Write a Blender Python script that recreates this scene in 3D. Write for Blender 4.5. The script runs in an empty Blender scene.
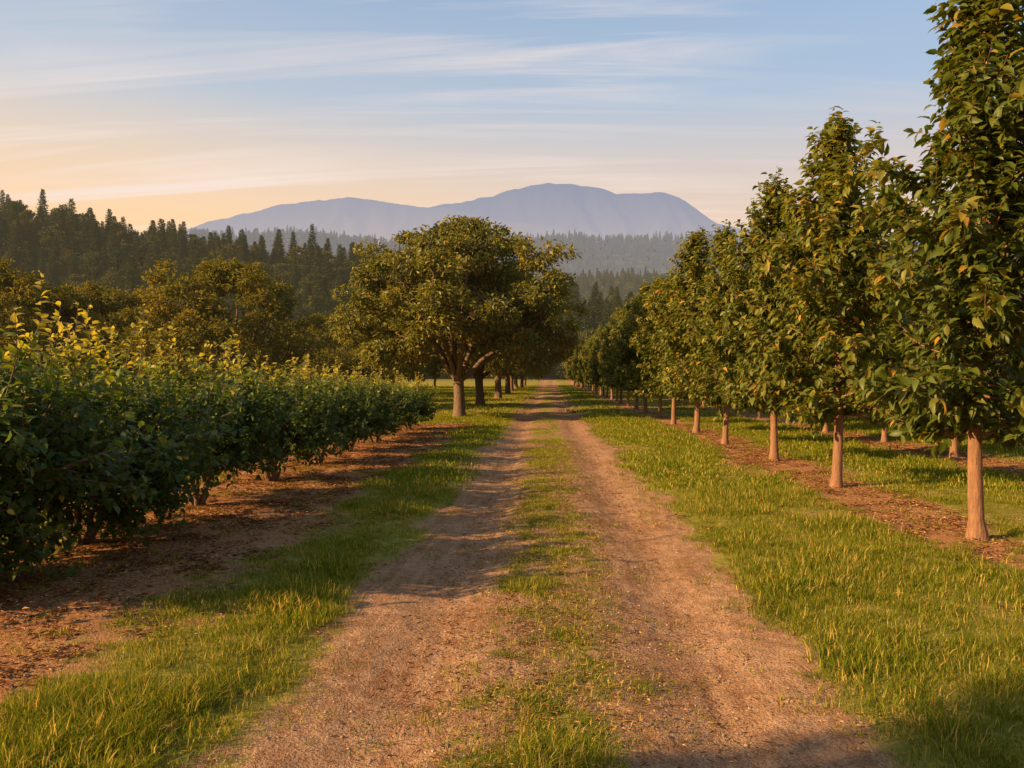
import bpy, bmesh, math, random
import numpy as np
from mathutils import Vector
random.seed(7)
rng = np.random.default_rng(11)
scene = bpy.context.scene
scene.view_settings.view_transform = 'Standard'
scene.view_settings.look = 'None'
scene.view_settings.exposure = 0
SUN_EL = math.radians(23.0)
SUN_ROT = math.radians(-114.0)
H_CAM = 1.9

# ------------------------------------------------------------------ noise
_tab = np.random.default_rng(3).random((256, 256))
def vnoise(x, y, s=0):
    x = np.asarray(x, float) + s*17.3; y = np.asarray(y, float) + s*9.7
    xi = np.floor(x).astype(int); yi = np.floor(y).astype(int)
    fx = x-xi; fy = y-yi
    fx = fx*fx*(3-2*fx); fy = fy*fy*(3-2*fy)
    g = lambda a, b: _tab[a & 255, b & 255]
    return (g(xi, yi)*(1-fx)+g(xi+1, yi)*fx)*(1-fy)+(g(xi, yi+1)*(1-fx)+g(xi+1, yi+1)*fx)*fy
def fbm(x, y, o=4, s=0):
    r = 0; a = .5; t = 0
    for i in range(o):
        r = r+a*vnoise(x*2**i, y*2**i, s+i*3); t += a; a *= .5
    return r/t
def sstep(a, b, x):
    t = np.clip((x-a)/(b-a), 0, 1); return t*t*(3-2*t)

# ------------------------------------------------------------------ terrain
def terrain(x, y):
    x = np.asarray(x, float); y = np.asarray(y, float)
    near = 1-sstep(40, 120, np.abs(y))
    z = near*(0.05*(fbm(x*.6, y*.5, 3, 1)-.5)+0.022*(fbm(x*4, y*4, 3, 2)-.5))
    wob = 0.12*np.sin(y*.11)+0.08*(vnoise(y*.5, y*0, 5)-.5)
    xr = x-wob*np.exp(-np.abs(y)/60)
    rut = np.exp(-((np.abs(xr)-.93)/.34)**2)
    z = z-0.065*rut*np.exp(-np.abs(y)/150)
    z = z+0.05*sstep(1.5, 2.3, np.abs(x))*(np.abs(x) < 80)
    z = z-28*sstep(230, 520, y)*(1-sstep(700, 1500, y))
    A1 = np.interp(x, [-600, -330, -240, -205, -153, -112, -67, -30, 5, 60, 140, 300], [50, 58, 55, 52, 43, 37, 31, 22, 17, 13, 10, 12])
    h1 = (A1+14*sstep(230, 330, y)) * np.exp(-((y-340)/85.)**2)
    h1 = h1*(.9+.25*fbm(x/60, y/60, 3, 8))
    z = z+np.where(y > 150, h1, h1*sstep(110, 170, y))
    r2 = 140*(.82+.36*fbm(x/420., y/420., 4, 4))*np.exp(-((y-1050-90*np.sin(x/330.))/260.)**2)
    z = z+r2*sstep(450, 800, y)
    r3 = 480*(.8+.4*fbm(x/1300., y/1300., 5, 6))*np.exp(-((y-3000-200*np.sin(x/900.))/700.)**2)
    z = z+r3*sstep(1500, 2400, y)
    return z

def grass_mask(x, y):
    n = fbm(x*1.3, y*.9, 4, 21)-.5
    n2 = fbm(x*5, y*4, 3, 25)-.5
    wob = (0.12*np.sin(y*.11))*np.exp(-np.abs(y)/60)
    xr = x-wob+n*.6+n2*.35
    side = sstep(1.36, 1.97, np.abs(xr))
    cen = (1-sstep(.28, .66, np.abs(xr)))*np.clip(.50+n*2.3+n2*2.2+.22*sstep(8, 25, y), 0, 1)
    g = np.maximum(side, cen*.9)
    m = np.zeros_like(g)
    xm = x+n*1.3+n2*.6
    mh = sstep(-6.6, -6.0, xm)*(1-sstep(-3.3, -2.35, xm))*(1-sstep(29, 31, y))
    m = np.maximum(m, mh)
    for k in range(6):
        c = 4.85+k*4.25
        mr = 1-sstep(.45, 1.05, np.abs(xm-c))
        m = np.maximum(m, mr*.95)
    g = g*(1-m*np.clip(.97-.9*np.maximum(n2, 0), 0, 1))
    patch = sstep(0, .2, fbm(x*.8+7, y*.5, 3, 31)-.52)
    g = g*(1-.4*patch)
    return np.clip(g, 0, 1), np.clip(m, 0, 1)

# ------------------------------------------------------------------ mesh helpers
def np_mesh(name, V, faces_list, attrs=None, mats=(), matidx=None, smooth=False):
    me = bpy.data.meshes.new(name)
    V = np.asarray(V, np.float32)
    me.vertices.add(len(V)); me.vertices.foreach_set('co', V.ravel())
    idx = np.concatenate([f.ravel() for f in faces_list]).astype(np.int32)
    tot = np.concatenate([np.full(len(f), f.shape[1], np.int32) for f in faces_list])
    st = np.concatenate([[0], np.cumsum(tot)[:-1]]).astype(np.int32)
    me.loops.add(len(idx)); me.loops.foreach_set('vertex_index', idx)
    me.polygons.add(len(tot)); me.polygons.foreach_set('loop_start', st)
    try: me.polygons.foreach_set('loop_total', tot)
    except Exception: pass
    if matidx is not None:
        me.polygons.foreach_set('material_index', np.concatenate([np.full(len(f), m, np.int32) for f, m in zip(faces_list, matidx)]))
    if smooth is not False:
        sm = np.concatenate([np.full(len(f), s, bool) for f, s in zip(faces_list, smooth if not isinstance(smooth, bool) else [True]*len(faces_list))])
        me.polygons.foreach_set('use_smooth', sm)
    me.update(calc_edges=True)
    for k, v in (attrs or {}).items():
        a = me.attributes.new(k, 'FLOAT', 'POINT'); a.data.foreach_set('value', np.asarray(v, np.float32))
    for m in mats: me.materials.append(m)
    return me
def add_obj(name, me, loc=(0, 0, 0), rot=(0, 0, 0), scl=(1, 1, 1)):
    o = bpy.data.objects.new(name, me); scene.collection.objects.link(o)
    o.location = loc; o.rotation_euler = rot; o.scale = scl
    return o
def grid_faces(nx, ny):
    i = np.arange(nx-1)[None, :]+np.arange(ny-1)[:, None]*nx
    i = i.ravel()
    return np.stack([i, i+1, i+1+nx, i+nx], 1)
def unit(a):
    return a/np.maximum(np.linalg.norm(a, axis=-1, keepdims=True), 1e-9)

T8 = np.array([[0, 0, 0], [.3, -.5, .10], [.32, 0, 0], [.3, .5, .10], [.68, -.40, .02], [.7, 0, -.06], [.68, .40, .02], [1, 0, -.22]])
F8q = np.array([[1, 4, 5, 2], [2, 5, 6, 3]]); F8t = np.array([[0, 1, 2], [0, 2, 3], [4, 7, 5], [5, 7, 6]])
T4 = np.array([[0, 0, 0], [.45, -.5, .1], [1, 0, -.1], [.45, .5, .1]])
def leaves(P, D, N, L, W, hi=True):
    D = unit(D); S = unit(np.cross(D, N)); N = np.cross(S, D)
    T = T8 if hi else T4
    L = L[:, None, None]; W = W[:, None, None]
    V = P[:, None, :]+D[:, None, :]*T[None, :, 0:1]*L+S[:, None, :]*T[None, :, 1:2]*W+N[:, None, :]*T[None, :, 2:3]*L
    n = len(P); k = len(T)
    off = (np.arange(n)*k)[:, None, None]
    if hi:
        return V.reshape(-1, 3), [(F8q[None]+off).reshape(-1, 4), (F8t[None]+off).reshape(-1, 3)], k
    return V.reshape(-1, 3), [(np.array([[0, 1, 2], [0, 2, 3]])[None]+off).reshape(-1, 3)], k

class Tubes:
    def __init__(s): s.V = []; s.F = []; s.n = 0
    def add(s, pts, rad, k=6):
        pts = np.asarray(pts, float); m = len(pts)
        d = unit(np.gradient(pts, axis=0))
        ref = np.array([0, 0, 1.]) if abs(d[0][2]) < .8 else np.array([1., 0, 0])
        a = unit(np.cross(d, ref)); b = np.cross(d, a)
        th = np.linspace(0, 2*np.pi, k, endpoint=False)
        r = np.asarray(rad)[:, None, None]
        ring = pts[:, None, :]+r*(a[:, None, :]*np.cos(th)[None, :, None]+b[:, None, :]*np.sin(th)[None, :, None])
        s.V.append(ring.reshape(-1, 3))
        i = np.arange(m-1)[:, None]*k; j = np.arange(k)[None, :]; j2 = (j+1) % k
        f = np.stack([i+j, i+j2, i+k+j2, i+k+j], -1).reshape(-1, 4)+s.n
        s.F.append(f); s.n += m*k
    def get(s): return np.concatenate(s.V), np.concatenate(s.F)

def curve(p0, p1, bend, m=6, jit=0.0):
    t = np.linspace(0, 1, m)[:, None]
    p0 = np.asarray(p0, float); p1 = np.asarray(p1, float)
    mid = (p0+p1)/2+np.asarray(bend)
    P = (1-t)**2*p0+2*t*(1-t)*mid+t*t*p1
    if jit: P[1:-1] += rng.normal(0, jit, P[1:-1].shape)
    return P

# ------------------------------------------------------------------ materials
def new_mat(name):
    m = bpy.data.materials.new(name); m.use_nodes = True
    try: m.cycles.emission_sampling = 'NONE'
    except Exception: pass
    nt = m.node_tree; nt.nodes.clear()
    out = nt.nodes.new('ShaderNodeOutputMaterial')
    return m, nt, out
def math_n(nt, op, a, b=None, clamp=False):
    n = nt.nodes.new('ShaderNodeMath'); n.operation = op; n.use_clamp = clamp
    for i, v in enumerate((a, b)):
        if v is None: continue
        if isinstance(v, (int, float)): n.inputs[i].default_value = v
        else: nt.links.new(v, n.inputs[i])
    return n.outputs[0]
def mix_c(nt, fac, a, b, bt='MIX'):
    n = nt.nodes.new('ShaderNodeMix'); n.data_type = 'RGBA'; n.blend_type = bt
    for s, v in ((n.inputs[0], fac), (n.inputs[6], a), (n.inputs[7], b)):
        if isinstance(v, (int, float)): s.default_value = v
        elif isinstance(v, tuple): s.default_value = (*v, 1) if len(v) == 3 else v
        else: nt.links.new(v, s)
    return n.outputs[2]
def ramp(nt, fac, stops):
    n = nt.nodes.new('ShaderNodeValToRGB'); cr = n.color_ramp
    while len(cr.elements) < len(stops): cr.elements.new(.5)
    for e, (p, c) in zip(cr.elements, stops):
        e.position = p; e.color = (*c, 1) if len(c) == 3 else c
    nt.links.new(fac, n.inputs[0]); return n.outputs[0]
def noise(nt, vec, scale, detail=4, rough=.55, dist=0):
    n = nt.nodes.new('ShaderNodeTexNoise'); n.inputs['Scale'].default_value = scale
    n.inputs['Detail'].default_value = detail; n.inputs['Roughness'].default_value = rough
    n.inputs['Distortion'].default_value = dist
    if vec is not None: nt.links.new(vec, n.inputs['Vector'])
    return n.outputs['Fac']
def mapping(nt, vec, scale=(1, 1, 1), rot=(0, 0, 0)):
    n = nt.nodes.new('ShaderNodeMapping'); n.inputs['Scale'].default_value = scale; n.inputs['Rotation'].default_value = rot
    nt.links.new(vec, n.inputs['Vector']); return n.outputs[0]
def attr(nt, name):
    n = nt.nodes.new('ShaderNodeAttribute'); n.attribute_name = name; return n.outputs['Fac']
def painted_haze(nt, shader, L=2600, maxf=1.0):
    """glow painted into the material to stand in for valley air, growing with world distance"""
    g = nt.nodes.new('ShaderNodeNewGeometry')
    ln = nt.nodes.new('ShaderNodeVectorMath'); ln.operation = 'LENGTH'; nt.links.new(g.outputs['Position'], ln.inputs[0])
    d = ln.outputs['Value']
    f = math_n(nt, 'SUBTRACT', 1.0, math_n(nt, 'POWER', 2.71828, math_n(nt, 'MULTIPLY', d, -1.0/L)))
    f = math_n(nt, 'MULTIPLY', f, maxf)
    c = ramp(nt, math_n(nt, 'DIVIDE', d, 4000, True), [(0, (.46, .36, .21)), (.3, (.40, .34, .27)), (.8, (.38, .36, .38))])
    e = nt.nodes.new('ShaderNodeEmission'); nt.links.new(c, e.inputs[0]); e.inputs[1].default_value = 1  # emission stands in for light scattered by the air
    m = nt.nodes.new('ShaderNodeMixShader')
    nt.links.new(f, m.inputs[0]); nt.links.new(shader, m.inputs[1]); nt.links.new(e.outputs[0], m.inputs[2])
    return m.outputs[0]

def leaf_mat(name, stops, trans=.3, rough=.45, spec=.35, hz=None, tgain=(1.6, 1.5, .7), diffuse=False):
    m, nt, out = new_mat(name)
    r = attr(nt, 'rnd')
    oi = nt.nodes.new('ShaderNodeObjectInfo')
    col = ramp(nt, r, stops)
    col = mix_c(nt, 1.0, col, ramp(nt, oi.outputs['Random'], [(0, (.80, .84, .8)), (1, (1.18, 1.1, 1.05))]), 'MULTIPLY')
    if diffuse:
        p = nt.nodes.new('ShaderNodeBsdfDiffuse'); nt.links.new(col, p.inputs[0])
    else:
        p = nt.nodes.new('ShaderNodeBsdfPrincipled'); nt.links.new(col, p.inputs['Base Color'])
        p.inputs['Roughness'].default_value = rough; p.inputs['Specular IOR Level'].default_value = spec
    t = nt.nodes.new('ShaderNodeBsdfTranslucent'); nt.links.new(mix_c(nt, 1.0, col, tgain, 'MULTIPLY'), t.inputs[0])
    mx = nt.nodes.new('ShaderNodeMixShader'); mx.inputs[0].default_value = trans
    nt.links.new(p.outputs[0], mx.inputs[1]); nt.links.new(t.outputs[0], mx.inputs[2])
    s = mx.outputs[0]
    if hz: s = painted_haze(nt, s, hz)
    nt.links.new(s, out.inputs[0]); return m
def bark_mat(name, c1, c2, hz=None):
    m, nt, out = new_mat(name)
    tc = nt.nodes.new('ShaderNodeTexCoord')
    v = mapping(nt, tc.outputs['Object'], (1, 1, .25))
    n1 = noise(nt, v, 22, 5, .7); n2 = noise(nt, tc.outputs['Object'], 5, 3)
    n1c = ramp(nt, n1, [(.35, (0, 0, 0)), (.65, (1, 1, 1))])
    col = mix_c(nt, n1c, c1, c2); col = mix_c(nt, math_n(nt, 'MULTIPLY', n2, .7), col, (c1[0]*.5, c1[1]*.45, c1[2]*.4))
    p = nt.nodes.new('ShaderNodeBsdfPrincipled'); nt.links.new(col, p.inputs['Base Color']); p.inputs['Roughness'].default_value = .85
    b = nt.nodes.new('ShaderNodeBump'); b.inputs['Strength'].default_value = .9; b.inputs['Distance'].default_value = .03
    nt.links.new(n1, b.inputs['Height']); nt.links.new(b.outputs[0], p.inputs['Normal'])
    s = p.outputs[0]
    if hz: s = painted_haze(nt, s, hz)
    nt.links.new(s, out.inputs[0]); return m

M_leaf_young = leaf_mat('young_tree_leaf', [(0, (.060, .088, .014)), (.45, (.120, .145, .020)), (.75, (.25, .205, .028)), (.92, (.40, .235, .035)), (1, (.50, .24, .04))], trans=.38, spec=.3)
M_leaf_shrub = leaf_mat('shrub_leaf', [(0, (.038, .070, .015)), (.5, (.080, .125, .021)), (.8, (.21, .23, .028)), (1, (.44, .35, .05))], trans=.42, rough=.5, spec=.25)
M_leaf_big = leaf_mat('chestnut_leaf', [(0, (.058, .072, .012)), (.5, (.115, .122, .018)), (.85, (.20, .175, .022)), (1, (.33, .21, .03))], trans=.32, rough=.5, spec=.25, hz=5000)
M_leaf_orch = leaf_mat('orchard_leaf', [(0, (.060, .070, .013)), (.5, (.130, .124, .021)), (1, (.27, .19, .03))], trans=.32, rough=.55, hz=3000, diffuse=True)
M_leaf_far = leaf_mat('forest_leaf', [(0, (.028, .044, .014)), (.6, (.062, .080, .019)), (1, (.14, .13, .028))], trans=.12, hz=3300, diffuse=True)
M_bark = bark_mat('bark_young', (.20, .095, .048), (.35, .18, .092))
M_bark_big = bark_mat('bark_old', (.10, .062, .038), (.24, .15, .09))
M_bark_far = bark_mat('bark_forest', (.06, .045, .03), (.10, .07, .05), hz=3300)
M_grass = leaf_mat('grass_blade', [(0, (.078, .115, .010)), (.5, (.158, .185, .016)), (.8, (.30, .265, .03)), (1, (.54, .37, .12))], trans=.4, diffuse=True)
M_litter = leaf_mat('litter', [(0, (.12, .055, .028)), (.4, (.30, .14, .06)), (.8, (.48, .275, .125)), (1, (.62, .44, .22))], trans=.1, diffuse=True, tgain=(1, 1, 1))

def ground_material():
    m, nt, out = new_mat('orchard_ground')
    g = nt.nodes.new('ShaderNodeNewGeometry'); P = g.outputs['Position']
    ga = attr(nt, 'grass'); mu = attr(nt, 'mulch'); fo = attr(nt, 'forest')
    nb = noise(nt, P, 1.1, 3, .6); nm = noise(nt, P, 9, 5, .7); nf = noise(nt, P, 60, 3, .65)
    vor = nt.nodes.new('ShaderNodeTexVoronoi'); vor.inputs['Scale'].default_value = 42; nt.links.new(P, vor.inputs['Vector'])
    dirt = ramp(nt, nm, [(.25, (.20, .105, .055)), (.5, (.37, .212, .118)), (.75, (.52, .335, .20))])
    dirt = mix_c(nt, ramp(nt, nb, [(.35, (0, 0, 0)), (.65, (1, 1, 1))]), dirt, mix_c(nt, 1., dirt, (.72, .64, .56), 'MULTIPLY'))
    streak = noise(nt, mapping(nt, P, (9, .7, 1)), 1.2, 3, .6)
    dirt = mix_c(nt, ramp(nt, streak, [(.4, (0, 0, 0)), (.7, (.6, .6, .6))]), dirt, (.46, .285, .165))
    dirt = mix_c(nt, ramp(nt, nf, [(.38, (.8, .8, .8)), (.56, (0, 0, 0))]), dirt, mix_c(nt, 1., dirt, (.52, .45, .39), 'MULTIPLY'))
    peb = ramp(nt, vor.outputs['Distance'], [(0, (1, 1, 1)), (.16, (1, 1, 1)), (.24, (0, 0, 0))])
    sel = ramp(nt, vor.outputs['Color'], [(.66, (0, 0, 0)), (.72, (1, 1, 1))])
    dirt = mix_c(nt, math_n(nt, 'MULTIPLY', peb, sel), dirt, mix_c(nt, nf, (.56, .40, .27), (.17, .10, .055)))
    mul = ramp(nt, noise(nt, mapping(nt, P, (1, 2.4, 1), (0, 0, .5)), 28, 4, .75, .8), [(.3, (.11, .05, .028)), (.48, (.30, .135, .060)), (.62, (.45, .23, .105)), (.8, (.58, .37, .19))])
    gr = ramp(nt, noise(nt, P, 14, 4, .7), [(.3, (.09, .09, .014)), (.5, (.19, .18, .026)), (.72, (.34, .27, .06))])
    gr = mix_c(nt, ramp(nt, noise(nt, P, .5, 3, .6), [(.4, (0, 0, 0)), (.65, (.55, .55, .55))]), gr, (.29, .235, .048))
    col = mix_c(nt, mu, dirt, mul)
    gs = math_n(nt, 'ADD', ga, math_n(nt, 'MULTIPLY', math_n(nt, 'SUBTRACT', nm, .5), 1.1))
    col = mix_c(nt, ramp(nt, gs, [(.35, (0, 0, 0)), (.65, (.9, .9, .9))]), col, gr)
    col = mix_c(nt, fo, col, (.05, .056, .018))
    p = nt.nodes.new('ShaderNodeBsdfDiffuse'); nt.links.new(col, p.inputs['Color'])
    h = math_n(nt, 'ADD', math_n(nt, 'MULTIPLY', nm, .7), math_n(nt, 'MULTIPLY', nf, .4))
    b = nt.nodes.new('ShaderNodeBump'); b.inputs['Strength'].default_value = 1; b.inputs['Distance'].default_value = .045
    nt.links.new(h, b.inputs['Height']); nt.links.new(b.outputs[0], p.inputs['Normal'])
    nt.links.new(painted_haze(nt, p.outputs[0], 3300), out.inputs[0]); return m
M_ground = ground_material()

# ------------------------------------------------------------------ ground
def axis(dense_a, dense_b, step, lo, hi, g):
    mid = list(np.arange(dense_a, dense_b, step))
    up = []; s = step; v = mid[-1]
    while v < hi: s *= g; v += s; up.append(v)
    dn = []; s = step; v = mid[0]
    while v > lo: s *= g; v -= s; dn.append(v)
    return np.array(dn[::-1]+mid+up)
xs = axis(-7.5, 10.5, .09, -12000, 12000, 1.06)
ys = axis(2.5, 20, .09, -80, 15500, 1.035)
X, Y = np.meshgrid(xs, ys)
Z = terrain(X, Y)
Z = Z-.10*(1-sstep(1.5, 1.72, np.abs(X)))*(Y < 318)*(Y > -60)
g, m_ = grass_mask(X, Y)
V = np.stack([X, Y, Z], -1).reshape(-1, 3)
fo = sstep(165, 225, Y+np.abs(X)*.2)
me = np_mesh('ground', V, [grid_faces(len(xs), len(ys))], {'grass': g.ravel(), 'mulch': m_.ravel(), 'forest': fo.ravel()}, [M_ground], smooth=True)
add_obj('ground', me)
xr = np.arange(-1.92, 1.93, .04)
yr = axis(2.5, 13, .04, -55, 315, 1.03)
X, Y = np.meshgrid(xr, yr)
Z = terrain(X, Y)+.004-.02*sstep(1.84, 1.92, np.abs(X))+.022*(fbm(X*9, Y*7, 3, 40)-.5)
g, m_ = grass_mask(X, Y)
V = np.stack([X, Y, Z], -1).reshape(-1, 3)
me = np_mesh('dirt_road', V, [grid_faces(len(xr), len(yr))], {'grass': g.ravel(), 'mulch': m_.ravel(), 'forest': np.zeros(g.size)}, [M_ground], smooth=True)
add_obj('dirt_road', me)

# ------------------------------------------------------------------ scatter by geometry nodes
def scatter(name, pts, scl, rot, objs):
    col = bpy.data.collections.new(name+'_source')
    for o in objs: col.objects.link(o)
    me = bpy.data.meshes.new(name); n = len(pts)
    me.vertices.add(n); me.vertices.foreach_set('co', np.asarray(pts, np.float32).ravel())
    a = me.attributes.new('scl', 'FLOAT_VECTOR', 'POINT'); s = np.asarray(scl, np.float32)
    if s.ndim == 1: s = np.repeat(s[:, None], 3, 1)
    a.data.foreach_set('vector', s.ravel())
    a = me.attributes.new('rot', 'FLOAT_VECTOR', 'POINT'); a.data.foreach_set('vector', np.asarray(rot, np.float32).ravel())
    a = me.attributes.new('pick', 'INT', 'POINT'); a.data.foreach_set('value', rng.integers(0, len(objs), n).astype(np.int32))
    o = add_obj(name, me)
    ng = bpy.data.node_groups.new(name, 'GeometryNodeTree')
    ng.interface.new_socket('Geometry', in_out='INPUT', socket_type='NodeSocketGeometry')
    ng.interface.new_socket('Geometry', in_out='OUTPUT', socket_type='NodeSocketGeometry')
    gi = ng.nodes.new('NodeGroupInput'); go = ng.nodes.new('NodeGroupOutput')
    ip = ng.nodes.new('GeometryNodeInstanceOnPoints'); ci = ng.nodes.new('GeometryNodeCollectionInfo')
    ci.inputs['Collection'].default_value = col; ci.inputs['Separate Children'].default_value = True; ci.inputs['Reset Children'].default_value = True
    def na(nm, dt):
        q = ng.nodes.new('GeometryNodeInputNamedAttribute'); q.data_type = dt; q.inputs['Name'].default_value = nm
        return [s_ for s_ in q.outputs if s_.enabled and s_.name == 'Attribute'][0]
    L = ng.links.new
    L(gi.outputs[0], ip.inputs['Points']); L(ci.outputs[0], ip.inputs['Instance'])
    ip.inputs['Pick Instance'].default_value = True
    L(na('pick', 'INT'), ip.inputs['Instance Index'])
    L(na('rot', 'FLOAT_VECTOR'), ip.inputs['Rotation']); L(na('scl', 'FLOAT_VECTOR'), ip.inputs['Scale'])
    L(ip.outputs[0], go.inputs[0])
    md = o.modifiers.new('scatter', 'NODES'); md.node_group = ng
    return o
def src(name, me): return bpy.data.objects.new(name, me)

# ------------------------------------------------------------------ grass
def tuft(nb, rad, h0, h1, w, lean=.5, dry=.12):
    a = rng.uniform(0, 2*np.pi, nb); r = rad*np.sqrt(rng.random(nb))
    P = np.stack([r*np.cos(a), r*np.sin(a), np.full(nb, -.01)], 1)
    az = rng.uniform(0, 2*np.pi, nb); out = np.stack([np.cos(az), np.sin(az), np.zeros(nb)], 1)*.6+P/rad*.5*[1, 1, 0]
    h = rng.uniform(h0, h1, nb)*(1-.35*r/rad); ln = rng.uniform(.1, lean, nb)
    S = np.stack([-np.sin(az), np.cos(az), 0*az], 1)
    V = []
    for t, ww in ((0, 1), (.5, .85), (1, 0)):
        c = P+out*(ln*t*t*h)[:, None]*1.3+np.array([0, 0, 1])*(h*t*(1-.25*ln*t))[:, None]
        if ww: V += [c-S*w*ww/2, c+S*w*ww/2]
        else: V += [c]
    V = np.stack(V, 1); off = (np.arange(nb)*5)[:, None]
    q = np.array([[0, 1, 3, 2]])+off; t3 = np.array([[2, 3, 4]])+off
    rr = np.where(rng.random(nb) < dry, rng.uniform(.85, 1, nb), rng.beta(2, 2.4, nb)*.8)
    return np_mesh('tuft', V.reshape(-1, 3), [q, t3], {'rnd': np.repeat(rr, 5)}, [M_grass])
tufts = [src('grass_tuft', tuft(85, .19, .04, .10, .0052, 1.2, .13)) for _ in range(3)]+[src('grass_tuft', tuft(65, .15, .05, .14, .005, 1.1, .25)) for _ in range(2)]
tuft_road = [src('grass_tuft', tuft(42, .13, .02, .075, .005, 1.5, .30)) for _ in range(4)]
tuft_far = [src('grass_tuft', tuft(80, .34, .045, .11, .013, 1.1, .16)) for _ in range(3)]
def pts_grass(n, x0, x1, y0, y1):
    x = rng.uniform(x0, x1, n); y = rng.uniform(y0, y1, n)
    k = (np.abs(x+.045*y) < .70*y+2.2); x = x[k]; y = y[k]
    g, m = grass_mask(x, y)
    k = rng.random(len(x)) < np.clip(g*1.15-.08, 0, 1); x = x[k]; y = y[k]; g = g[k]
    return np.stack([x, y, terrain(x, y)], 1), g
def mkrot(n, t=.15): return np.stack([rng.normal(0, t, n), rng.normal(0, t, n), rng.uniform(0, 6.28, n)], 1)
P1, g1 = pts_grass(20000, -9, 12, 2.6, 13)
s1 = (.25+.80*g1)*rng.uniform(.5, 1.2, len(P1))*np.clip(.05+1.95*fbm(P1[:, 0]*1.1, P1[:, 1]*1.1, 3, 50), .4, 1.5)
k = np.abs(P1[:, 0]) > 1.0
scatter('grass', P1[k], s1[k], mkrot(k.sum()), tufts)
x = rng.normal(0, .44, 7500); y = 2.6+21*rng.random(7500)**1.25
g_, _ = grass_mask(x, y); k = (rng.random(len(x)) < .12+.95*g_) & (np.abs(x) < 1.15); x = x[k]; y = y[k]
scatter('grass', np.stack([x, y, terrain(x, y)+.004], 1), rng.uniform(.5, 1.25, len(x)), mkrot(len(x), .1), tuft_road)
x = rng.uniform(-6, 6.5, 3000); y = rng.uniform(2.6, 16, 3000)
k = (np.abs(x) > 1.25) & (vnoise(x*2, y*2, 9) > .45); x = x[k]; y = y[k]
scatter('grass', np.stack([x, y, terrain(x, y)+.004], 1), rng.uniform(.5, 1.3, len(x)), mkrot(len(x), .1), tuft_road)
P2, g2 = pts_grass(21000, -26, 26, 13, 36)
s2 = (.5+.7*g2)*rng.uniform(.7, 1.3, len(P2)); s2 = np.where(np.abs(P2[:, 0]) < .7, s2*.5, s2)
scatter('grass', P2, s2, mkrot(len(P2)), tuft_far)
P3, g3 = pts_grass(13000, -70, 60, 36, 130)
s3 = rng.uniform(1.3, 2.2, len(P3)); s3 = np.stack([s3*1.7, s3*1.7, s3*.75], 1); s3[np.abs(P3[:, 0]) < .8] *= .4
scatter('grass', P3, s3, mkrot(len(P3), .05), tuft_far)
big_t = [src('grass_clump', tuft(220, .22, .09, .24, .0055, 1.3, .16)) for _ in range(3)]
cl = [(-.05, 3.85, .9), (.10, 4.0, .75), (.25, 3.85, .6), (-.18, 7.0, .8), (-.05, 7.1, .65), (.55, 4.9, .4), (-.3, 5.4, .4), (.1, 5.0, .4), (-.2, 9.3, .5), (.1, 5.9, .35), (-.1, 11.5, .5)]
for i in range(60): cl.append((rng.uniform(-3.0, -1.95), rng.uniform(3.2, 4.7), rng.uniform(.45, .9)))
for i in range(120): cl.append((rng.uniform(1.9, 5), rng.uniform(3.8, 9), rng.uniform(.3, .65)))
for i in range(30): cl.append((rng.uniform(-2.5, -1.8), rng.uniform(5, 14), rng.uniform(.25, .45)))
cl = np.array(cl)
scatter('grass_clump', np.stack([cl[:, 0], cl[:, 1], terrain(cl[:, 0], cl[:, 1])], 1), cl[:, 2], mkrot(len(cl), .08), big_t)

# ------------------------------------------------------------------ litter and stones
def litter_patch(n, rad, l0, l1, ww, up=.25):
    a = rng.uniform(0, 6.28, n); r = rad*np.sqrt(rng.random(n))
    P = np.stack([r*np.cos(a), r*np.sin(a), rng.uniform(.002, .012, n)], 1)
    D = rng.normal(0, 1, (n, 3)); D[:, 2] *= up
    Nn = rng.normal(0, .35, (n, 3)); Nn[:, 2] = 1
    L = rng.uniform(l0, l1, n)
    V, F, k = leaves(P, D, Nn, L, L*ww*rng.uniform(.6, 1.3, n), False)
    return np_mesh('litter', V, F, {'rnd': np.repeat(rng.random(n), k)}, [M_litter])
lit = [src('dry_leaves', litter_patch(30, .25, .02, .06, .45, .25)) for _ in range(2)]+[src('straw', litter_patch(50, .25, .03, .11, .06, .12)) for _ in range(3)]
lit_road = [src('dry_leaves', litter_patch(9, .5, .012, .035, .4, .1)) for _ in range(2)]+[src('straw', litter_patch(16, .5, .02, .07, .07, .08)) for _ in range(3)]
n = 18000
x = rng.uniform(-9, 16, n); y = rng.uniform(2.6, 30, n)
gm, mm = grass_mask(x, y)
k = (np.abs(x+.045*y) < .7*y+2) & (np.abs(x) > 1.6) & (rng.random(n) < mm*.8+.05)
x = x[k]; y = y[k]
scatter('leaf_litter', np.stack([x, y, terrain(x, y)+.004], 1), rng.uniform(.5, 1.1, len(x)), mkrot(len(x), .04), lit)
n = 1800
x = rng.normal(0, .7, n); y = 2.6+20*rng.random(n)**1.3
x = np.clip(x, -2, 2)
scatter('leaf_litter', np.stack([x, y, terrain(x, y)+.012], 1), rng.uniform(.6, 1.1, n), np.stack([0*x, 0*x, rng.uniform(0, 6.28, n)], 1), lit_road)
def stone_mat():
    m, nt, out = new_mat('stone'); oi = nt.nodes.new('ShaderNodeObjectInfo')
    c = ramp(nt, oi.outputs['Random'], [(0, (.16, .10, .065)), (.5, (.32, .21, .13)), (1, (.44, .31, .21))])
    p = nt.nodes.new('ShaderNodeBsdfDiffuse'); nt.links.new(c, p.inputs[0])
    nt.links.new(p.outputs[0], out.inputs[0]); return m
M_stone = stone_mat()
stones = []
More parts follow.
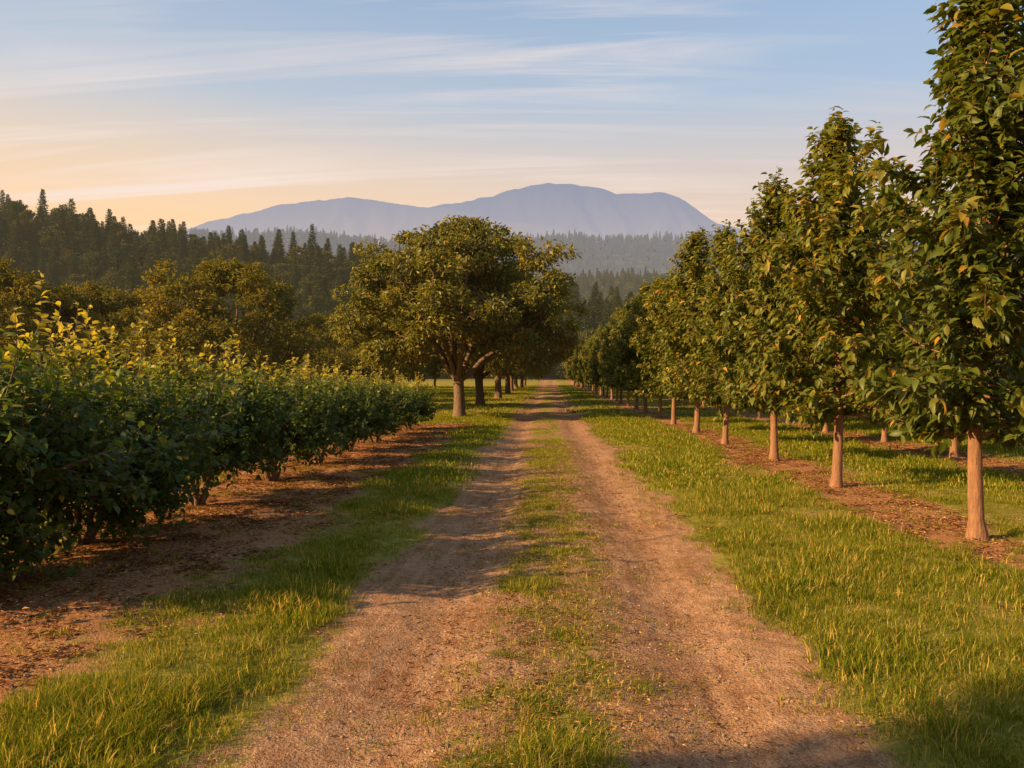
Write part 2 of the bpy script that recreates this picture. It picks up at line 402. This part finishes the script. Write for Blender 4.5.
for i in range(4):
    bm = bmesh.new(); bmesh.ops.create_icosphere(bm, subdivisions=2, radius=1)
    for v in bm.verts: v.co = v.co*random.uniform(.8, 1.1); v.co.z *= .6
    me = bpy.data.meshes.new('pebble'); bm.to_mesh(me); bm.free(); me.materials.append(M_stone)
    for p_ in me.polygons: p_.use_smooth = True
    stones.append(src('pebble', me))
n = 5500
x = rng.normal(0, 1.2, n); y = 2.6+14*rng.random(n)**1.5
x = np.clip(x, -3, 3)
scatter('gravel', np.stack([x, y, terrain(x, y)+.002], 1), .003+.011*rng.random(n)**4, mkrot(n, .4), stones)

# ------------------------------------------------------------------ trees
def build(name, tubes, lv, bark, leafm, hi=True, smooth_leaf=True):
    TV, TF = tubes.get()
    P, D, Nn, L, W, R = lv
    LV, LF, k = leaves(P, D, Nn, L, W, hi)
    nv = len(TV)
    V = np.concatenate([TV, LV]); F = [TF]+[f+nv for f in LF]
    rnd = np.concatenate([np.zeros(nv), np.repeat(R, k)])
    sm = [True]+[smooth_leaf]*len(LF)
    return np_mesh(name, V, F, {'rnd': rnd}, [bark, leafm], [0]+[1]*len(LF), sm)

def leaves_on(twigs, step, L0, L1, asp, droop):
    P = []; D = []
    for p0, p1, in twigs:
        d = p1-p0; ln = np.linalg.norm(d); m = max(2, int(ln/step)); t = (np.arange(m)+rng.random(m))/m
        base = p0+d*t[:, None]; du = d/ln
        side = rng.normal(0, 1, (m, 3)); side -= (side@du)[:, None]*du; side = unit(side)
        P.append(base); D.append(du*.55+side*.9+np.array([0, 0, -droop]))
    P = np.concatenate(P); D = unit(np.concatenate(D)+rng.normal(0, .18, (sum(map(len, D)), 3)))
    n = len(P)
    Nn = np.array([0, 0, 1.])+rng.normal(0, .45, (n, 3))
    L = rng.uniform(L0, L1, n); W = L*rng.uniform(asp*.85, asp*1.15, n)
    return P, D, Nn, L, W

def young_tree(seed, H=6.3, R=1.45, dens=1.0):
    global rng; rng = np.random.default_rng(seed)
    tb = Tubes(); tw = []
    zz = np.linspace(-.06, H-.25, 22)
    sway = np.stack([.05*np.sin(zz*1.1+seed), .05*np.cos(zz*.9+seed*2), zz], 1)
    rr = np.interp(zz, [-.06, .05, .3, 1.2, 3, H], [.135, .105, .086, .074, .04, .006])*(1+rng.normal(0, .03, 22))
    tb.add(sway, rr, 12)
    hs = np.linspace(1.15, H-.3, int(140*dens)); az = seed
    lob = rng.uniform(.78, 1.15, 16)
    for h in hs:
        az += 2.4+rng.normal(0, .35)
        t = (h-1.1)/(H-1.1)
        prof = np.interp(t, [0, .08, .22, .34, .52, .70, .84, 1], [.64, .94, 1.0, .92, .67, .40, .20, .05])
        l = lob[int((az % 6.283)/6.283*4)*4+int(t*3.99)]
        reach = R*prof*rng.uniform(.66, 1.08)*l
        el = np.interp(t, [0, .3, 1], [.32, .78, 1.2])+rng.normal(0, .12)
        up = reach*math.tan(el)*.7
        if t < .15: up = reach*rng.uniform(-.15, .35)
        p0 = np.array([.05*math.sin(h*1.1+seed), .05*math.cos(h*.9+seed*2), h])
        p1 = p0+np.array([math.cos(az)*reach, math.sin(az)*reach, up])
        if p1[2] > H+.1: p1[2] = H+rng.uniform(-.3, .1)
        c = curve(p0, p1, [0, 0, -.12*reach], 7, .015)
        tb.add(c, np.linspace(.017, .004, 7)*(1.1-.5*t), 5)
        ln = np.linalg.norm(p1-p0)
        nt_ = max(4, int(ln/.088))
        for j in range(nt_):
            s = rng.uniform(.12, 1.0); q = c[min(6, int(s*6.99))]+rng.normal(0, .02, 3)
            bd = unit(p1-p0); td = unit(bd*.75+rng.normal(0, .6, 3)+np.array([0, 0, .42]))
            tl = rng.uniform(.16, .38)*(1 if t < .6 else .65)
            tw.append((q, q+td*tl)); tb.add(np.array([q, q+td*tl]), [.0045, .002], 3)
        bd = unit(p1-p0); e = p1+unit(bd*.6+np.array([0, 0, 1.2]))*rng.uniform(.10, .42)
        tw.append((p1, e)); tw.append((c[4], p1)); tw.append((c[3], c[5]))
    top = sway[-1]; tw.append((top-[0, 0, .4], top+[0, 0, .34])); tw.append((top-[0, 0, .5], top+[.05, .03, .1]))
    P, D, Nn, L, W = leaves_on(tw, .036, .115, .19, .45, .38)
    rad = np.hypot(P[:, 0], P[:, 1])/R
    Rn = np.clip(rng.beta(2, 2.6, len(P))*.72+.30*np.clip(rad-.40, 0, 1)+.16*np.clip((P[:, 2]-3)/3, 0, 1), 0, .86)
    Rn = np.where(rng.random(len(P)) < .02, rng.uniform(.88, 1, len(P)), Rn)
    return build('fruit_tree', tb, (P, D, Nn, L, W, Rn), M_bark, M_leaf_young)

def shrub(seed, H=2.3, R=1.35, dens=1.0, lo=-.4, zmin=.30):
    global rng; rng = np.random.default_rng(seed)
    tb = Tubes(); tw = []
    for s in range(5):
        a = s*1.25+rng.normal(0, .3); b = np.array([math.cos(a)*.05, math.sin(a)*.05, -.05])
        e = np.array([math.cos(a)*.42, math.sin(a)*.42, .75+rng.uniform(0, .3)])
        tb.add(curve(b, e, [0, 0, .05], 6, .02), np.linspace(.042, .024, 6), 7)
    nb = int(225*dens)
    for i in range(nb):
        u = rng.uniform(lo, 1); az = i*2.39996+rng.normal(0, .25)
        ce = math.sqrt(max(0, 1-u*u)) if u > 0 else (1-.9*u*u)
        lump = .72+.52*vnoise(az*1.3, u*2.2, seed)
        zc = H*.48
        tip = np.array([math.cos(az)*R*ce*lump, math.sin(az)*R*ce*lump, zc+(H-zc)*u*(lump if u > 0 else 1)])
        tip *= rng.uniform(.78, 1.03) if rng.random() < .75 else rng.uniform(.5, .75)
        tip[2] = max(tip[2], zmin)
        a0 = az+rng.normal(0, .5); p0 = np.array([math.cos(a0)*.3, math.sin(a0)*.3, rng.uniform(.45, 1.0)])
        c = curve(p0, tip, [0, 0, .12], 6, .015)
        tb.add(c, np.linspace(.014, .004, 6), 4)
        bd = unit(tip-p0)
        for j in range(6):
            q = c[rng.integers(2, 6)]+rng.normal(0, .04, 3)
            td = unit(bd*.7+rng.normal(0, .6, 3)+[0, 0, .35]); tl = rng.uniform(.14, .34)
            tw.append((q, q+td*tl)); tb.add(np.array([q, q+td*tl]), [.004, .002], 3)
        tw.append((c[3], tip))
        if u > .15 and rng.random() < .75:
            e = tip+unit(bd*.35+np.array([0, 0, 1])+rng.normal(0, .25, 3))*rng.uniform(.12, .46)
            tw.append((tip, e)); tb.add(np.array([tip, e]), [.005, .002], 3)
    P, D, Nn, L, W = leaves_on(tw, .036, .065, .11, .60, .10)
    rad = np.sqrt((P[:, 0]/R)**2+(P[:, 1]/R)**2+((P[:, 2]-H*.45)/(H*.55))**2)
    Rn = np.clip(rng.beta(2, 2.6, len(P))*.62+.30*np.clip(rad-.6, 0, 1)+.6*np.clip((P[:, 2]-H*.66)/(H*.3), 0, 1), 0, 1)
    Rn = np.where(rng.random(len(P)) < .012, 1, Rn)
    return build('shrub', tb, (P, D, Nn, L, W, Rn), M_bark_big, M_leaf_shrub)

def round_tree(seed, R=5.4, top=8.9, bot=2.2, trunk_h=1.7, tr=.36, lobes=46, sub=9, per=120, leafL=.20, mat=None, cr=.55, name='chestnut_tree', lo_u=-.75, keep=(.68, .93), flat=.36):
    global rng; rng = np.random.default_rng(seed)
    tb = Tubes()
    fork = np.array([rng.normal(0, .1), rng.normal(0, .1), trunk_h])
    zc = bot+(top-bot)*flat
    tp = curve([0, 0, -.15], fork, [rng.normal(0, .06), rng.normal(0, .06), 0], 8)
    tb.add(tp, tr*np.array([1.35, 1.12, 1.0, .95, .9, .88, .9, .92]), 12)
    prim = []
    npm = 9
    for i in range(npm):
        az = i*6.283/npm+rng.normal(0, .25); out = R*rng.uniform(.45, .7); zz = rng.uniform(zc+.2, zc+(top-zc)*.65)
        if i % 3 == 0: out *= .45; zz = top-rng.uniform(1.5, 2.4)
        e = np.array([math.cos(az)*out, math.sin(az)*out, zz])
        c = curve(fork-[0, 0, .15], e, np.array([math.cos(az)*.5, math.sin(az)*.5, -.35]), 9, .07)
        tb.add(c, np.linspace(tr*.5, .04, 9), 8); prim.append(c)
    PP = np.concatenate(prim)
    Pl = []; Ol = []; Sh = []
    for i in range(lobes):
        u = 1-2*(i+.5)/lobes; u = np.clip(u*1.0+.14, lo_u, 1); az = i*2.39996+rng.normal(0, .3)
        ce = math.sqrt(1-u*u) if u > 0 else (1-.5*u*u)
        k = rng.uniform(*keep) if rng.random() < .78 else rng.uniform(.35, .65)
        zz = zc+(top-zc)*u*k if u > 0 else zc+(zc-bot)*u*k*1.25
        cen = np.array([math.cos(az)*R*ce*k, math.sin(az)*R*ce*k, zz])
        j = np.argmin(np.linalg.norm(PP-cen, axis=1)+.6*(PP[:, 2] > cen[2]+.5))
        cb = curve(PP[j], cen, [0, 0, -.15], 6, .05); tb.add(cb, np.linspace(.05, .018, 6), 5)
        shade = rng.uniform(-.14, .16)
        lr = R*.20*rng.uniform(.8, 1.25)
        for s in range(sub):
            o = unit(rng.normal(0, 1, 3))*lr*rng.uniform(.55, 1.1); o[2] *= .62
            sc = cen+o; tb.add(np.array([cen, (cen+sc)/2+rng.normal(0, .05, 3), sc]), [.016, .012, .005], 3)
            m = int(per*rng.uniform(.6, 1.3))
            q = unit(rng.normal(0, 1, (m, 3)))*(rng.random((m, 1))**.45)*cr*rng.uniform(.75, 1.2); q[:, 2] *= .62
            Pl.append(sc+q); Ol.append(unit(q+o*.5)); Sh.append(np.full(m, shade))
    P = np.concatenate(Pl); O = np.concatenate(Ol); Sh = np.concatenate(Sh)
    n = len(P)
    D = unit(O*[1, 1, .6]+rng.normal(0, .6, (n, 3))+[0, 0, -.25]); Nn = O*.7+rng.normal(0, .5, (n, 3))+[0, 0, .8]
    L = leafL*rng.uniform(.7, 1.25, n); W = L*rng.uniform(.42, .6, n)
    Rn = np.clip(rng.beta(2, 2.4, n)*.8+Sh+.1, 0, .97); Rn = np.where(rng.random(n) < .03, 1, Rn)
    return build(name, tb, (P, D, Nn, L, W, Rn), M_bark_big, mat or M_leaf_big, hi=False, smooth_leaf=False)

rs = np.random.default_rng(5)
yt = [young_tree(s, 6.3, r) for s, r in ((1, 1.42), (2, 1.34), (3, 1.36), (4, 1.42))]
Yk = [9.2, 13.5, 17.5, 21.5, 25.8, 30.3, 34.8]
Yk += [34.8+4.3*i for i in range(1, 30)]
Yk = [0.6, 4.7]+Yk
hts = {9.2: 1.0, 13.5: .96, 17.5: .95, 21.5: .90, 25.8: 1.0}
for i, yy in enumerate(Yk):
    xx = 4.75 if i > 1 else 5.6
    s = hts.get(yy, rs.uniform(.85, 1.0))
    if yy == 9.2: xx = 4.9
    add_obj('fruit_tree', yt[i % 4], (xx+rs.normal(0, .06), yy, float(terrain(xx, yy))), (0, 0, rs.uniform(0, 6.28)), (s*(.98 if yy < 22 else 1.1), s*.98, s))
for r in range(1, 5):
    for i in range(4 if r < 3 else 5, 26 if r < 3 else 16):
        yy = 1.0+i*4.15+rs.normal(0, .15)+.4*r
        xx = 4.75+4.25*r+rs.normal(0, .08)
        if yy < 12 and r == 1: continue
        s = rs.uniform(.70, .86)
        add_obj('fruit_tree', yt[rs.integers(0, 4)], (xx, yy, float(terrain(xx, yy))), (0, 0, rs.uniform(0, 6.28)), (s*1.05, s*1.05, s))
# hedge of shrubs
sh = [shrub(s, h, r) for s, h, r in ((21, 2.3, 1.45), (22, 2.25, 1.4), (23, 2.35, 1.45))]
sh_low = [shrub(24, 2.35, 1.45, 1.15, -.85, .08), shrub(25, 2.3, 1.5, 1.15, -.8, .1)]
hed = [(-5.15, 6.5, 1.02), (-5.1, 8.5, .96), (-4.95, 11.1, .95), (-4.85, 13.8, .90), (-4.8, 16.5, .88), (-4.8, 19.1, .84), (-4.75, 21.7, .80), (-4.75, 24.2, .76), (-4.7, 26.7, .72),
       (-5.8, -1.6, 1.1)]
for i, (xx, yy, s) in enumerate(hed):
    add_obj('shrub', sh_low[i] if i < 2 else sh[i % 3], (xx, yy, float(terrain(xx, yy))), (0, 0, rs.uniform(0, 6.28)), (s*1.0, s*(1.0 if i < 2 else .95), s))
# big chestnut row
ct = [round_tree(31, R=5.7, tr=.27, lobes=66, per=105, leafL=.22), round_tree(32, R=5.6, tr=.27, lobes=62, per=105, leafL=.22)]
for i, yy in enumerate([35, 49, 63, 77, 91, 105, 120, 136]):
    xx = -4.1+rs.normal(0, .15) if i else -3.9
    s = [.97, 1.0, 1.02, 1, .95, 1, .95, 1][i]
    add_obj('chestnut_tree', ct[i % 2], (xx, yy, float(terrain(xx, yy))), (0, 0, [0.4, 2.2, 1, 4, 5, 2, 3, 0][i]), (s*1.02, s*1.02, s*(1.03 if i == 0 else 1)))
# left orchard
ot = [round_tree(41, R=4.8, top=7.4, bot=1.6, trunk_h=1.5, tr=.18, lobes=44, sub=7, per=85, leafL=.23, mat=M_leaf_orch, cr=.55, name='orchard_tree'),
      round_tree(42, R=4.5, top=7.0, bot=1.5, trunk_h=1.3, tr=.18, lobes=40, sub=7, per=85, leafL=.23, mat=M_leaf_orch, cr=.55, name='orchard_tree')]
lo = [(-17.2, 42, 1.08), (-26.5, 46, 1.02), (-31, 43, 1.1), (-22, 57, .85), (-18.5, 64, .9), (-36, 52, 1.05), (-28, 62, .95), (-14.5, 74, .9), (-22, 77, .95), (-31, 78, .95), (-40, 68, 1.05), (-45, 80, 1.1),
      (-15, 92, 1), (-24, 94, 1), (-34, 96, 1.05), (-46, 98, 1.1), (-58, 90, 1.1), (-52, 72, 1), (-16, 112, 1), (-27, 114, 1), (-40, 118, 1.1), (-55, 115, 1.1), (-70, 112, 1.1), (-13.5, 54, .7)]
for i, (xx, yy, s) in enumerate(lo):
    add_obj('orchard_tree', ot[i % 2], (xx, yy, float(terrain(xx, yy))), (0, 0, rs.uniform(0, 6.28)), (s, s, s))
# tall tree beside the road outside the frame, throws the foreground shade
add_obj('orchard_tree', ot[0], (-10.3, -3.6, 0), (0, 0, 1.0), (.58, .58, 1.38))

# ------------------------------------------------------------------ forest
def conifer(seed, H=20, R=3.4, nb=130):
    global rng; rng = np.random.default_rng(seed)
    tb = Tubes(); tb.add([[0, 0, -2], [0, 0, H*.5], [0, 0, H*.97]], [.35, .2, .03], 6)
    P = []; D = []; Nn = []; L = []; W = []
    for i in range(nb):
        t = (i+.5)/nb; h = H*(.08+.9*t); az = i*2.4+rng.normal(0, .3)
        r = R*(1-t)**.7*rng.uniform(.6, 1.15)+.35
        d = np.array([math.cos(az), math.sin(az), -.25+.5*t])
        for j in range(6):
            s = (j+.6)/6
            q = np.array([0, 0, h])+d*r*s+rng.normal(0, .12, 3)
            for sg in (-1, 1):
                dd = d*.6+np.array([-math.sin(az), math.cos(az), 0])*sg*.9+rng.normal(0, .25, 3)
                P.append(q); D.append(dd); Nn.append([rng.normal(0, .4), rng.normal(0, .4), 1]); l = (.45+.5*(1-s))*(.6+R*(1-t)*.28); L.append(l*1.4); W.append(l*.8)
    P = np.array(P); n = len(P)
    return build('conifer', tb, (P, np.array(D), np.array(Nn), np.array(L), np.array(W), np.clip(rng.beta(2, 3, n), 0, 1)), M_bark_far, M_leaf_far, hi=False, smooth_leaf=False)
cons = [src('conifer', conifer(51, 20, 4.4)), src('conifer', conifer(52, 21, 3.9)), src('conifer', conifer(53, 17, 4.8)), src('conifer', conifer(54, 22, 4.4, 110))]
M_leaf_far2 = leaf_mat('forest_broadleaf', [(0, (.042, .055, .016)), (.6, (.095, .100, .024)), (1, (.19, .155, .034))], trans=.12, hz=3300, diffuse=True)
brd = [src('broadleaf', round_tree(60+i, R=5.2, top=14, bot=1.5, trunk_h=2, tr=.3, lobes=26, sub=5, per=26, leafL=.85, mat=M_leaf_far2, cr=1.25, name='broadleaf')) for i in range(3)]
rng = np.random.default_rng(77)
def forest(n, d0, d1, a0, a1, s0, s1, cond=None):
    ang = rng.uniform(a0, a1, n); d = np.sqrt(rng.uniform(d0**2, d1**2, n))
    x = d*np.tan(ang); y = d
    k = np.ones(n, bool) if cond is None else cond(x, y)
    x = x[k]; y = y[k]; z = terrain(x, y)-.3
    s = rng.uniform(s0, s1, len(x))**1.0
    return np.stack([x, y, z], 1), s
A = .70
F1, S1 = forest(4000, 165, 400, -A, A*.9, .42, .9, lambda x, y: (y > 190-.25*np.abs(x+20)) & (y > 150))
S1 *= .75+.5*fbm(F1[:, 0]/25, F1[:, 1]/25, 2, 70)
F2, S2 = forest(6500, 480, 1150, -A, A, .6, 1.05)
F3, S3 = forest(5500, 1600, 3100, -A*.9, A*.8, 1.3, 2.0)
heroes = np.array([(-125., 235), (-131, 240), (-148, 225), (-166, 232), (-100, 250), (-172, 240), (-180, 238), (-88, 255)])
Fh = np.stack([heroes[:, 0], heroes[:, 1], terrain(heroes[:, 0], heroes[:, 1])-.3], 1); Sh_ = np.array([1.4, 1.1, 1.1, 1.15, 1.0, 1.3, 1.2, 1.])
PF = np.concatenate([F1, F2, F3, Fh]); SF = np.concatenate([S1, S2, S3, Sh_])
rt = np.stack([0*SF, 0*SF, rng.uniform(0, 6.28, len(SF))], 1)
scatter('distant_forest', PF, np.stack([SF*rng.uniform(.9, 1.25, len(SF)), SF*rng.uniform(.9, 1.25, len(SF)), SF], 1), rt, cons+brd)

# ------------------------------------------------------------------ mountains
def mountain_mat():
    m, nt, out = new_mat('mountain_painted_haze')
    g = nt.nodes.new('ShaderNodeNewGeometry')
    n1 = noise(nt, g.outputs['Position'], .0016, 6, .6)
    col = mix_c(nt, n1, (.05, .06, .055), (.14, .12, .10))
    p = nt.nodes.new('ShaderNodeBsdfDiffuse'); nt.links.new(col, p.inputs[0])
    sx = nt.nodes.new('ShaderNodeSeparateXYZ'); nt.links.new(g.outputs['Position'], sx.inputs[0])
    c = ramp(nt, math_n(nt, 'DIVIDE', sx.outputs[2], 3200, True), [(.5, (.56, .49, .49)), (.78, (.40, .40, .48)), (1, (.32, .35, .46))])  # pale air light painted on by height, mixed in as emission
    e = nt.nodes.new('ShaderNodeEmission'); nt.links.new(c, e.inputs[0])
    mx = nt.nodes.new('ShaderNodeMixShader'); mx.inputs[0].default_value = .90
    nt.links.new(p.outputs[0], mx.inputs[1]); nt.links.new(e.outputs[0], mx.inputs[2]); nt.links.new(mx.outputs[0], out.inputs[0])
    return m
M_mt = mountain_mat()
def mountain(name, D, prof, depth, seed):
    px = np.array([p[0] for p in prof]); py = np.array([p[1] for p in prof])
    xk = (px-548)/800*D; zk = (375-py)/800*D
    X = np.linspace(xk[0], xk[-1], 420); Yv = np.linspace(D-depth, D+depth, 90)
    XX, YY = np.meshgrid(X, Yv)
    ridge = np.interp(XX+350*(fbm(XX/900, YY/900, 3, seed)-.5), xk, zk)
    t = np.abs(YY-D)/depth
    fall = 1-np.clip(t, 0, 1)**1.15
    er = 1-np.abs(2*fbm(XX/700+YY/2600, YY/1500, 5, seed+3)-1)
    Z = ridge*fall*(1-.42*np.clip(t*1.6, 0, 1)*(1-er)*1.6)+70*(fbm(XX/220, YY/220, 4, seed+5)-.5)-30*t
    me = np_mesh(name, np.stack([XX, YY, Z], -1).reshape(-1, 3), [grid_faces(420, 90)], None, [M_mt], smooth=True)
    add_obj(name, me)
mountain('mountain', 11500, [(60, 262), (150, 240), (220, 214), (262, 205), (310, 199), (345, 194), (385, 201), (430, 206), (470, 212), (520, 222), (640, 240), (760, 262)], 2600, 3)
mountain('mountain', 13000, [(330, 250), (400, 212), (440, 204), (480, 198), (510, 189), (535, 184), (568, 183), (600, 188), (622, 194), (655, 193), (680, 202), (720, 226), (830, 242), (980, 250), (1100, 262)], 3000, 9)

# ------------------------------------------------------------------ world
w = bpy.data.worlds.new('World'); scene.world = w; w.use_nodes = True
nt = w.node_tree; nt.nodes.clear()
out = nt.nodes.new('ShaderNodeOutputWorld'); bg = nt.nodes.new('ShaderNodeBackground'); bg.inputs[1].default_value = .15
sky = nt.nodes.new('ShaderNodeTexSky'); sky.sky_type = 'NISHITA'; sky.sun_disc = False
sky.sun_elevation = SUN_EL; sky.sun_rotation = SUN_ROT; sky.air_density = 1.0; sky.dust_density = 1.2; sky.ozone_density = 1.0
tc = nt.nodes.new('ShaderNodeTexCoord'); Dv = tc.outputs['Generated']
sp = nt.nodes.new('ShaderNodeSeparateXYZ'); nt.links.new(Dv, sp.inputs[0])
zz = math_n(nt, 'MAXIMUM', sp.outputs[2], .0)
den = math_n(nt, 'ADD', zz, .12)
cx = nt.nodes.new('ShaderNodeCombineXYZ')
nt.links.new(math_n(nt, 'DIVIDE', sp.outputs[0], den), cx.inputs[0]); nt.links.new(math_n(nt, 'DIVIDE', sp.outputs[1], den), cx.inputs[1])
cv = mapping(nt, cx.outputs[0], (.42, 4.0, 1), (0, 0, math.radians(-7)))
cn = noise(nt, cv, 1.1, 7, .60, .7)
cn2 = noise(nt, cx.outputs[0], .9, 2, .5)
cf = math_n(nt, 'MULTIPLY', ramp(nt, cn, [(.46, (0, 0, 0)), (.68, (1, 1, 1))]), ramp(nt, cn2, [(.33, (.1, .1, .1)), (.56, (1, 1, 1))]))
leftw = ramp(nt, math_n(nt, 'ADD', math_n(nt, 'MULTIPLY', sp.outputs[0], -.8), .55), [(.2, (.12, .12, .12)), (.9, (1, 1, 1))])
cf = math_n(nt, 'MULTIPLY', math_n(nt, 'MULTIPLY', cf, ramp(nt, leftw, [(.1, (.1, .1, .1)), (.5, (1, 1, 1))])), .85)
base = mix_c(nt, .55, mix_c(nt, 1., sky.outputs[0], (1.75, 1.7, 1.58), 'MULTIPLY'), (1.5, 2.6, 4.2))
midc = mix_c(nt, leftw, (3.0, 3.6, 4.4), (4.7, 4.5, 4.3))
warm = mix_c(nt, leftw, (5.6, 4.2, 3.4), (7.4, 4.7, 2.4))
f1 = ramp(nt, zz, [(.23, (1, 1, 1)), (.50, (0, 0, 0))])
f2 = ramp(nt, zz, [(.15, (1, 1, 1)), (.32, (0, 0, 0))])
col = mix_c(nt, math_n(nt, 'MULTIPLY', f1, .85), base, midc)
col = mix_c(nt, f2, col, warm)
col = mix_c(nt, cf, col, (6.4, 5.4, 4.9))
nt.links.new(col, bg.inputs[0]); nt.links.new(bg.outputs[0], out.inputs[0])

# ------------------------------------------------------------------ sun
sd = Vector((math.sin(SUN_ROT)*math.cos(SUN_EL), math.cos(SUN_ROT)*math.cos(SUN_EL), math.sin(SUN_EL)))
ld = bpy.data.lights.new('sun', 'SUN'); ld.energy = 11.5; ld.angle = math.radians(.6); ld.color = (1, .65, .30)
lo_ = bpy.data.objects.new('sun', ld); scene.collection.objects.link(lo_)
lo_.rotation_euler = (-sd).to_track_quat('-Z', 'Y').to_euler(); lo_.location = sd*50

# ------------------------------------------------------------------ camera
cd = bpy.data.cameras.new('camera'); cd.sensor_width = 36; cd.lens = 28.125; cd.clip_end = 60000; cd.clip_start = .05
co = bpy.data.objects.new('camera', cd); scene.collection.objects.link(co)
co.location = (0, 0, H_CAM); co.rotation_euler = (math.radians(90-.64), 0, math.radians(2.58))
scene.camera = co
